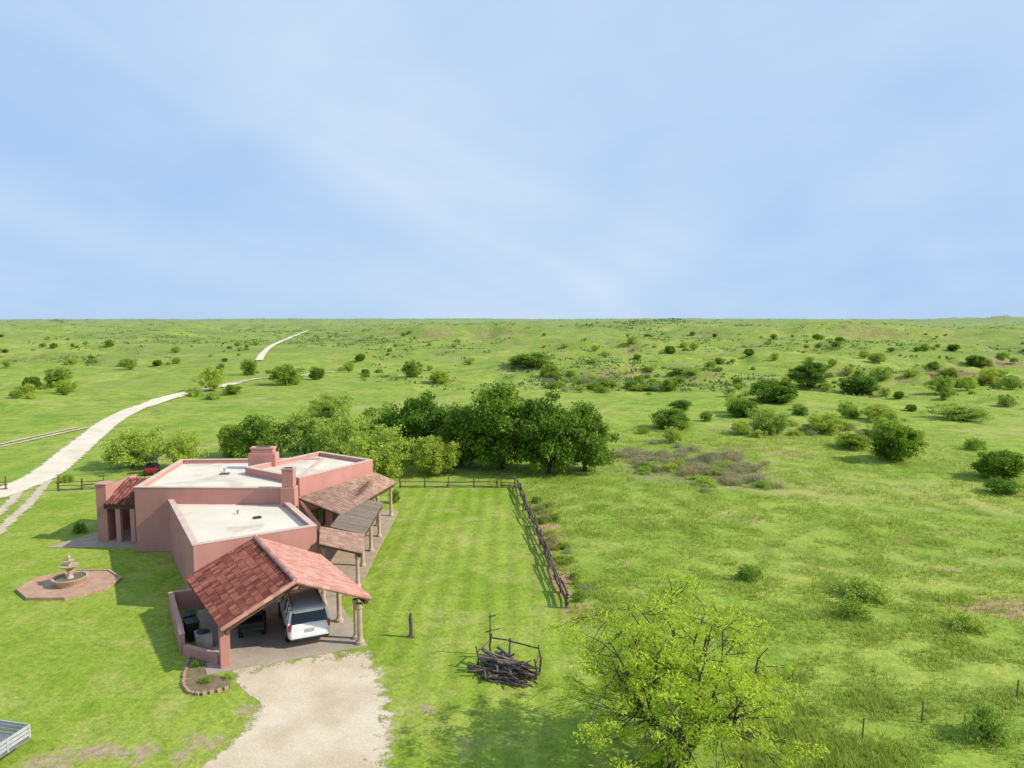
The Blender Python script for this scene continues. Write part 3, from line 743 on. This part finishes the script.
for i in range(80):
    lay=i/80;o=bpy.data.objects.new('log',rnd.choice(lms));col.objects.link(o)
    yy=rnd.gauss(-.2,.45*(1.1-lay*.6));xx=rnd.gauss(.05,.4)
    c,s=math.cos(R(-32)),math.sin(R(-32))
    hgt=max(0,1-(yy+.15)**2/.9)*max(.2,1-xx*xx/2.5)
    o.location=(lp.x+xx*c-yy*s,lp.y+xx*s+yy*c,.07+lay*.65*hgt+rnd.uniform(0,.04))
    o.rotation_euler=(rnd.uniform(0,6.2),rnd.gauss(0,.10)*(1+lay),R(-38)+rnd.gauss(0,.32))
    k=rnd.uniform(.6,1.3);o.scale=(k,rnd.uniform(.8,1.3),rnd.uniform(.8,1.3))
    tag(o,'weathered grey brown log lying in the jumbled log pile on the lawn','log','logs heaped in the timber rack')
p=P(490,655)
t=thing('tall_post',p,'thin upright pole with a short crossbar behind the log pile','post')
mb=MB();mb.path([(0,0,0),(.02,0,2.15)],[.05,.035],6);mb.build('pole',M['oldwood'],t)
mb=MB();mb.bar((-.05,0,2.0),(.3,0,2.1),.05,.06);mb.build('crossbar',M['oldwood'],t)
mb=MB();mb.tube((-.25,0,1.2),(.5,.1,1.35),.03,.025);mb.build('handle',M['oldwood'],t)

# ---------------------------------------------------------------- trees
def unit(r):
    while True:
        v=Vector((r.uniform(-1,1),r.uniform(-1,1),r.uniform(-1,1)));l=v.length
        if .1<l<1: return v/l
def leaf(V,Fc,p,s,el,r):
    a=unit(r);b=a.cross(unit(r)).normalized();a=a*s*el;b=b*s
    n=len(V);V+= [tuple(p-a),tuple(p+b),tuple(p+a),tuple(p-b)];Fc.append((n,n+1,n+2,n+3))
PROTO={}
def tree_proto(key,seed,H,Rd,base,ncl,nl,ls,crf,lm,trunk_r=.25,el=1.3,stems=1,limbs=14,flat=.75,hero=False,bark='bark',lump=.6):
    r=random.Random(seed);zc=(base+H)/2;hz=(H-base)/2;cl=[]
    if not hero: zc=base+(H-base)*.45
    for i in range(ncl):
        d=unit(r);rr=(r.random()**.4)*(.82+lump*noise.noise(d*1.8+Vector((seed*3.1,0,0))))
        rr*=(1-crf*.5)
        if hero: c=Vector((d.x*Rd*rr,d.y*Rd*rr,zc+d.z*hz*rr))
        elif d.z>=0: c=Vector((d.x*Rd*rr,d.y*Rd*rr,zc+d.z*(H-zc)*rr))
        else:
            h=math.hypot(d.x,d.y);f=(.62+.3*h)/max(h,.45)
            c=Vector((d.x*f*Rd*rr,d.y*f*Rd*rr,zc+d.z*(zc-base)*.85))
        cl.append((c,crf*Rd*r.uniform(.6,1.3)))
    V=[];Fc=[]
    for c,cr in cl:
        for k in range(nl):
            q=unit(r)*cr*(r.random()**.55);q.z*=flat
            p=c+q
            if p.z<.08:p.z=.08+r.random()*.35
            leaf(V,Fc,p,ls*r.uniform(.6,1.35),el,r)
    me=bpy.data.meshes.new('crown');me.from_pydata(V,[],Fc);me.materials.append(M[lm]);me.update()
    tb=MB()
    starts=[]
    for s in range(stems):
        ang=r.uniform(0,6.28)+s*6.28/stems;lean=.0 if stems==1 else Rd*.16
        p0=Vector((math.cos(ang)*lean*.25,math.sin(ang)*lean*.25,-.05));p2=Vector((math.cos(ang)*lean,math.sin(ang)*lean,max(base*.75,H*.22)))
        m=p0.lerp(p2,.5)+Vector((r.uniform(-.1,.1),r.uniform(-.1,.1),0))*H*.1
        tb.path([p0,m,p2],[trunk_r*1.25,trunk_r,trunk_r*.8],8);starts.append(p2)
    if hero:
        mains=[]
        for i in range(18):
            st=starts[i%len(starts)];ang=i*2.4+r.uniform(-.3,.3)
            ph=r.uniform(.0,1.25);rad=.70
            tgt=Vector((math.cos(ang)*math.cos(ph)*Rd*rad,math.sin(ang)*math.cos(ph)*Rd*rad,zc+math.sin(ph)*hz*.68))
            pts=[];m1=st.lerp(tgt,.5)+Vector((0,0,-.25))+unit(r)*.5
            for k in range(9):
                t=k/8;pts.append(st*(1-t)**2+m1*2*t*(1-t)+tgt*t*t+unit(r)*.10*(1 if k else 0))
            rs=[trunk_r*.66*(1-.84*k/8) for k in range(9)];tb.path(pts,rs,7);mains+=list(zip(pts[2:],rs[2:]))
        for c,cr in cl:
            b=min(mains,key=lambda q:(q[0]-c).length+ (0.4 if q[0].z>c.z else 0))
            m1=b[0].lerp(c,.5)+unit(r)*.22;tb.path([b[0],m1,c],[min(b[1]*.65,.034),.018,.007],5)
            for k in range(2):
                e=c+unit(r)*cr*.7;tb.path([c.lerp(b[0],r.uniform(0,.4)),(c+e)/2+unit(r)*.06,e],[.008,.006,.004],4)
    else:
        for i in range(min(limbs,ncl)):
            c,cr=cl[i];st=starts[i%len(starts)];m=st.lerp(c,.5)+Vector((0,0,H*.03))+unit(r)*Rd*.06
            tb.path([st,m,c],[trunk_r*.5,trunk_r*.28,trunk_r*.1],5)
    tm=tb.mesh('trunk',M[bark],smooth=True)
    PROTO[key]=(tm,me,H,Rd)
tree_proto('D1',11,9,5.2,.6,110,180,.11,.21,'leafD',.24,lump=.35)
tree_proto('D2',12,8,5,.5,100,180,.11,.22,'leafD',.2,stems=2,lump=.35)
tree_proto('D3',13,7,4.5,.2,80,170,.11,.24,'leafD',.18,stems=2,lump=.4)
tree_proto('M1',21,6,4,.1,64,130,.105,.25,'leafM',.14,stems=3)
tree_proto('M2',22,5.5,4,.1,60,130,.105,.26,'leafM',.14,stems=2)
tree_proto('L1',31,5.5,4.4,.3,100,84,.070,.18,'leafL',.10,stems=3,limbs=26,el=1.8)
tree_proto('L2',32,5,4.2,.25,90,84,.070,.19,'leafL',.10,stems=2,limbs=26,el=1.8)
tree_proto('B1',41,1.6,1.8,.0,34,70,.055,.28,'leafM',.03,stems=4,limbs=12)
tree_proto('B2',42,1.5,1.8,.0,32,70,.055,.30,'leafL',.03,stems=4,limbs=12)
tree_proto('B3',43,1.8,1.7,.0,32,70,.06,.30,'leafD',.03,stems=4,limbs=12)
tree_proto('T1',51,1.3,1.9,.05,24,56,.018,.38,'leafT',.018,el=8,stems=5,limbs=10,bark='twig')
tree_proto('T2',52,1.1,1.8,.05,22,56,.018,.40,'leafT',.018,el=8,stems=5,limbs=10,bark='twig')
tree_proto('H',77,6.9,5.0,.5,430,88,.023,.10,'leafH',.15,el=3.2,stems=4,hero=True,flat=.5)
def plant(key,loc,w,h,rz,label,cat='tree',group=None,name='tree'):
    tm,me,H,Rd=PROTO[key]
    t=thing(name,loc,label,cat,rz,group);t.scale=(w/(2*Rd),w/(2*Rd),h/H)
    for nm,d in(('trunk',tm),('crown',me)):
        o=bpy.data.objects.new(nm,d);col.objects.link(o);o.parent=t
    return t
def tp(key,px,py,wp,hp,label,cat='tree',name='leafy_tree',group=None,rz=None):
    g=G(px,py);k=g.y*cT+(CH-g.z)*sT
    plant(key,g,wp*k/F,hp*k/F,random.Random(px*7+py).uniform(0,6.28) if rz is None else rz,label,cat,group,name)
tp('D1',503,468,108,92,'tallest green tree in the middle of the central grove')
tp('D2',424,461,84,72,'dark green tree at the left end of the central grove')
tp('D3',463,466,72,74,'dark green tree filling the gap left of the tallest grove tree')
tp('D2',546,474,86,86,'dark green tree right of the tallest grove tree')
tp('D1',585,471,74,74,'rounded dark green tree at the right end of the central grove')
tp('M1',386,456,76,56,'mid green tree partly hidden behind pale mesquites left of the grove')
tp('L1',436,475,62,44,'small pale green tree in front of the central grove beside the fence')
tp('L1',380,478,102,58,'pale yellow green mesquite just behind the porch of the house')
tp('L2',345,464,90,56,'pale mesquite behind the roof right of the roof chimney')
tp('M2',262,460,72,54,'mid green tree rising behind the flat roof left of the roof chimney')
tp('L1',308,456,86,50,'pale green mesquite behind the roof chimney')
tp('L1',135,468,84,44,'spreading pale mesquite beside the white road, left of the red buggy','tree','mesquite_tree')
tp('L2',182,468,46,40,'pale thin mesquite right of the red buggy','tree','mesquite_tree')
tp('M2',234,456,46,38,'green bushy tree at the left of the trees behind the house')
tp('L2',330,416,60,24,'low pale mesquite above the grove, right of the road','tree','mesquite_tree')
tp('L1',212,391,34,28,'pale mesquite standing at the edge of the white road bend','tree','mesquite_tree')
tp('M1',250,375,24,17,'round dark bushy tree where the road turns uphill')
tp('M2',285,385,42,24,'bushy green tree right of the road turn')
tp('D3',31,389,24,15,'dark tree at far left, left one of a pair')
tp('M1',58,386,32,20,'green tree at far left, right one of a pair')
tp('M1',412,377,26,18,'bushy green tree on the plain above the left end of the grove')
tp('D3',440,383,26,14,'dark low tree on the plain directly above the grove')
tp('M2',530,366,56,16,'wide low green tree on the plain above the grove top')
tp('D3',775,402,68,26,'wide dark tree on the right plain, lower left of a pair')
tp('D1',808,386,50,27,'dark rounded tree on the right plain, upper right of a pair')
tp('D2',858,394,46,20,'dark tree on the right plain beside the red bluff')
tp('D3',893,460,64,44,'dark green bushy tree in the right middle pasture')
tp('D3',996,478,62,34,'green bushy tree at the right edge of the frame')
tp('L2',738,413,30,22,'pale mesquite left of the paired dark trees','tree','mesquite_tree')
tp('D3',680,411,28,13,'small dark tree right of the central grove')
tp('L1',880,420,48,18,'pale low mesquite above the dark bushy tree on the right','tree','mesquite_tree')
tp('M2',855,449,44,17,'low green thicket left of the dark bushy tree on the right','bush','thicket_bush')
tp('L2',960,420,70,16,'low pale mesquite on the right beyond the dark bushy tree','tree','mesquite_tree')
tp('D3',976,366,26,13,'small dark tree by the red bluff at upper right')
tp('B1',750,579,38,16,'round green bush alone in the right pasture','bush','green_bush')
tp('B2',862,598,70,20,'wide yellow green bush in the right pasture, upper of two','bush','green_bush')
tp('B1',853,617,42,17,'small green bush just below the wide yellow green bush','bush','green_bush')
tp('B2',966,629,52,16,'flat green bush near the right edge above the wire fence','bush','green_bush')
tp('B2',985,738,56,38,'round bright green bush at lower right by the wire fence','bush','green_bush')
tp('B3',1003,494,46,16,'low dark bush under the tree at the right edge','bush','green_bush')
tp('B1',80,533,18,12,'small shrub beside the entry patio','bush','garden_shrub')
tp('B3',394,503,16,14,'small dark shrub at the far end of the porch','bush','garden_shrub')
tp('B1',66,482,18,8,'small low bush beside the white road near the rail fence','bush','green_bush')
tp('B3',196,668,12,9,'tiny dark plant in the brick edged bed nearer the low wall','plant','bedding_plant')
tp('B1',206,684,14,9,'leafy tuft at the front of the brick edged bed','plant','bedding_plant')
tp('B2',228,680,12,8,'pale leafy tuft in the brick edged bed nearer the driveway','plant','bedding_plant')
plant('H',(6.2,25.2,0),10.8,7.0,1.0,'large feathery yellow green mesquite in the bottom foreground with bare limbs showing','tree',None,'mesquite_tree')
r=random.Random(8)
for i in range(90):
    px=r.gauss(692,38);py=467+r.gauss(0,9)+(px-690)*.14
    tp(r.choice(('T1','T2','T1','T2','B2')),px,py,r.uniform(18,34),r.uniform(4,9),'low grey twiggy shrub in the brown thicket right of the central grove','shrub','dry_shrub','grey shrubs of the brown thicket',r.uniform(0,6))
for i in range(22):
    px=r.uniform(755,870);py=431+(px-755)*.03+r.gauss(0,3)
    tp(r.choice(('T1','B2','B1')),px,py,r.uniform(14,26),r.uniform(5,8),'low scrub shrub in the row left of the dark bushy tree on the right','shrub','scrub_shrub','shrubs in the row on the right plain',r.uniform(0,6))
for i in range(30):
    px=r.uniform(545,700);py=386+r.gauss(0,5)
    tp(r.choice(('T1','M2','B1','L2')),px,py,r.uniform(14,26),r.uniform(5,8),'low scrub shrub along the gully above the right end of the grove','shrub','scrub_shrub','shrubs along the gully',r.uniform(0,6))
for i in range(34):
    q=r.random();px=530+q*48;py=498+q*112+r.gauss(0,4);px+=r.uniform(0,14)
    tp(r.choice(('T1','T2','B2','B1')),px,py,r.uniform(10,22),r.uniform(4,9),'low weedy shrub growing along the outer side of the cedar fence','shrub','weedy_shrub','weedy shrubs along the cedar fence',r.uniform(0,6))  # weeds beside the fence, made from shrub and bush prototypes
cnt=0;tries=0
def zone(x,y):
    a=x/y
    return 'left' if a<-.28 else ('centre' if a<.2 else 'right')
while cnt<300 and tries<6000:
    tries+=1
    py=r.choice((r.uniform(334,352),r.uniform(345,400),r.uniform(350,450)));px=r.uniform(-40,1064)
    if noise.noise(Vector((px/90,py/12,2)))<-.05: continue
    if 240<px<640 and py>385: continue
    if px<270 and py>372 and abs(px-(520-py*1.0+ (py-383)*-.6))<50: continue
    if px<250 and py>400: continue
    if py>420 and px<640: continue
    g=G(px,py);k=g.y
    if g.x<0 and road_off(g.x,g.y)<7: continue
    kind=r.choices(('D3','M2','L1','B1','B2','B3'),(.9,2.4,5,3,4,.6))[0]
    sc_=r.random()**1.6
    if kind[0]=='B': w=1.6+3.0*sc_;h=w*r.uniform(.35,.55)
    else: w=2.8+5.5*sc_;h=w*r.uniform(.42,.68)
    z=zone(g.x,g.y);nm={'D':'dark green tree','M':'mid green tree','L':'pale mesquite tree','B':'low bush'}[kind[0]]
    if kind=='B3':nm='dark low bush'
    if kind=='B2':nm='pale low bush'
    dist='far' if k>260 else 'middle distance'
    plant(kind,g,w,h,r.uniform(0,6),f'small {nm} scattered on the {dist} {z} plain','bush' if kind[0]=='B' else 'tree',f'{nm}s on the {dist} {z} plain','scattered_bush' if kind[0]=='B' else 'scattered_tree')
    cnt+=1
def far_scrub():
    V=[];Fc=[];r=random.Random(99);n=0;tr=0
    def bush(x,y,s,k=9,up=.6):
        z=hh(x,y)
        for _ in range(k):
            p=Vector((x+r.gauss(0,s*.8),y+r.gauss(0,s*.8),z+r.uniform(.05,up)*s*.7))
            leaf(V,Fc,p,s*.25,1.2,r)
    while n<8500 and tr<200000:
        tr+=1
        d=math.exp(r.uniform(math.log(170),math.log(5200)));a=R(r.uniform(-44,44));x=d*math.sin(a);y=d*math.cos(a)
        q=noise.noise(Vector((x/(40+d*.1),y/(30+d*.09),4)))+.7*noise.noise(Vector((x/22,y/22,8)))
        if q+r.gauss(0,.3)<(.30 if d<900 else .12): continue
        if x<0 and d<330 and -.75<x/y<-.2: continue
        if x<0 and d<900 and road_off(x,y)<6: continue
        n+=1;bush(x,y,r.uniform(.7,1.9)*(.65+min(.35,d*.001)+d*.0006))
    for i in range(900):
        c=r.choices(((650,75,1500,350),(750,60,1100,200),(62,10,2300,100),(600,100,800,120),(880,90,900,150),(160,60,1700,200),(420,80,1500,200)),(5,3,1,3,2,1,2))[0]
        px=r.gauss(c[0],c[1]*.5);d=r.gauss(c[2],c[3]*.5);y=d;x=(px-512)/F*d
        bush(x,y,r.uniform(3,5.5)*(.5+d/2500),9,1.0)
    me=bpy.data.meshes.new('far_scrub');me.from_pydata(V,[],Fc);me.materials.append(M['leafF']);me.update()
    o=bpy.data.objects.new('far_scrub',me);col.objects.link(o);tag(o,'distant dark green scrub speckling the plain up to the horizon','scrub',None,'stuff')
far_scrub()
def grass():
    V=[];Fc=[];r=random.Random(4);n=0
    while n<60000:
        d=22+88*(r.random()**1.35);a=R(r.uniform(-3,42));x=d*math.sin(a);y=d*math.cos(a)
        if inside(LAWN,x,y):continue
        q=noise.noise(Vector((x/2.2,y/2.2,1)))+.6*noise.noise(Vector((x/9,y/9,3)))
        if q<-.25 or r.random()>.55+q: continue
        n+=1;h=r.uniform(.08,.28)*(1+max(0,q)*.9)
        for k in range(3):
            t=r.uniform(0,6.28);dx,dy=math.cos(t),math.sin(t);ox,oy=x+r.uniform(-.14,.14),y+r.uniform(-.14,.14);w=.022
            i=len(V);V+= [(ox-dy*w,oy+dx*w,0),(ox+dy*w,oy-dx*w,0),(ox+dx*h*.7,oy+dy*h*.7,h)];Fc.append((i,i+1,i+2))
    me=bpy.data.meshes.new('grass');me.from_pydata(V,[],Fc);me.materials.append(M['grassb']);me.update()
    o=bpy.data.objects.new('pasture_grass',me);col.objects.link(o);tag(o,'uncut grass tufts covering the pasture right of the fence','grass',None,'stuff')
grass()

# ---------------------------------------------------------------- light, sky, camera
EL=R(38);AZ=R(-8)
S=Vector((math.cos(EL)*math.cos(AZ),math.cos(EL)*math.sin(AZ),math.sin(EL)))
ld=bpy.data.lights.new('sun','SUN');ld.energy=5.0;ld.angle=R(.6);ld.color=(1,.93,.82)
lo=bpy.data.objects.new('sun',ld);col.objects.link(lo);lo.rotation_euler=S.to_track_quat('Z','Y').to_euler();lo.location=(60,0,60)
w=bpy.data.worlds.new('World');sc.world=w;w.use_nodes=True;nt=w.node_tree;nt.nodes.clear()
def wn(ty,**k):
    x=nt.nodes.new(ty)
    for a,b in k.items(): setattr(x,a,b)
    return x
out=wn('ShaderNodeOutputWorld');bg=wn('ShaderNodeBackground');nt.links.new(bg.outputs[0],out.inputs[0])
sky=wn('ShaderNodeTexSky',sky_type='NISHITA');sky.sun_disc=False;sky.sun_elevation=EL;sky.sun_rotation=R(98);sky.altitude=300;sky.air_density=1.0;sky.dust_density=.4;sky.ozone_density=2.5
bg.inputs['Strength'].default_value=.11
tc=wn('ShaderNodeTexCoord');sep=wn('ShaderNodeSeparateXYZ');nt.links.new(tc.outputs['Generated'],sep.inputs[0])
def wm(op,a,b,clamp=False):
    x=wn('ShaderNodeMath',operation=op,use_clamp=clamp)
    for i,v in((0,a),(1,b)):
        if isinstance(v,(int,float)):x.inputs[i].default_value=v
        else:nt.links.new(v,x.inputs[i])
    return x.outputs[0]
zz=wm('ADD',wm('MAXIMUM',sep.outputs[2],0.0),.50)
cx=wm('DIVIDE',sep.outputs[0],zz);cy=wm('DIVIDE',sep.outputs[2],zz)
cmb=wn('ShaderNodeCombineXYZ');nt.links.new(cx,cmb.inputs[0]);nt.links.new(cy,cmb.inputs[1]);nt.links.new(wm('MULTIPLY',sep.outputs[1],.6),cmb.inputs[2])
def wnoise(scale,detail,rough,dist,rot,sy,loc):
    mp=wn('ShaderNodeMapping',vector_type='POINT');nt.links.new(cmb.outputs[0],mp.inputs[0]);mp.inputs['Rotation'].default_value=(0,0,R(rot));mp.inputs['Location'].default_value=loc
    m2=wn('ShaderNodeVectorMath',operation='MULTIPLY');nt.links.new(mp.outputs[0],m2.inputs[0]);m2.inputs[1].default_value=(1,sy,1)
    x=wn('ShaderNodeTexNoise');x.inputs['Scale'].default_value=scale;x.inputs['Detail'].default_value=detail;x.inputs['Roughness'].default_value=rough;x.inputs['Distortion'].default_value=dist
    nt.links.new(m2.outputs[0],x.inputs['Vector']);return x.outputs['Fac']
n1=wnoise(.9,3,.45,.6,12,2.0,(.3,.5,0));n2=wnoise(1.4,5,.5,.9,14,3.6,(0,1.7,0));n3=wnoise(1.7,5,.5,.8,-12,3.2,(2.0,.4,0))
s1=wm('ADD',wm('ADD',wm('MULTIPLY',n1,.58),wm('ADD',wm('MULTIPLY',n2,.26),wm('MULTIPLY',n3,.16))),wm('MULTIPLY',sep.outputs[0],.07))
rp=wn('ShaderNodeValToRGB');nt.links.new(s1,rp.inputs[0]);e=rp.color_ramp.elements;e[0].position=.34;e[0].color=(0.0,)*3+(1,);e[1].position=.68;e[1].color=(1,)*3+(1,)
base=wn('ShaderNodeMix',data_type='RGBA');base.inputs[0].default_value=.9;nt.links.new(sky.outputs[0],base.inputs[6]);base.inputs[7].default_value=(2.9,4.9,8.3,1)
mx=wn('ShaderNodeMix',data_type='RGBA');nt.links.new(rp.outputs[0],mx.inputs[0]);nt.links.new(base.outputs[2],mx.inputs[6]);mx.inputs[7].default_value=(5.7,7.0,8.6,1)
nt.links.new(mx.outputs[2],bg.inputs[0])

cd=bpy.data.cameras.new('camera');cd.sensor_width=36;cd.lens=36*F/1024;cd.clip_end=20000;cd.clip_start=.5
co=bpy.data.objects.new('camera',cd);col.objects.link(co);co.location=(0,0,CH);co.rotation_euler=(math.pi/2-TH,0,0);sc.camera=co
sc.view_settings.view_transform='Standard';sc.view_settings.look='None';sc.view_settings.exposure=0
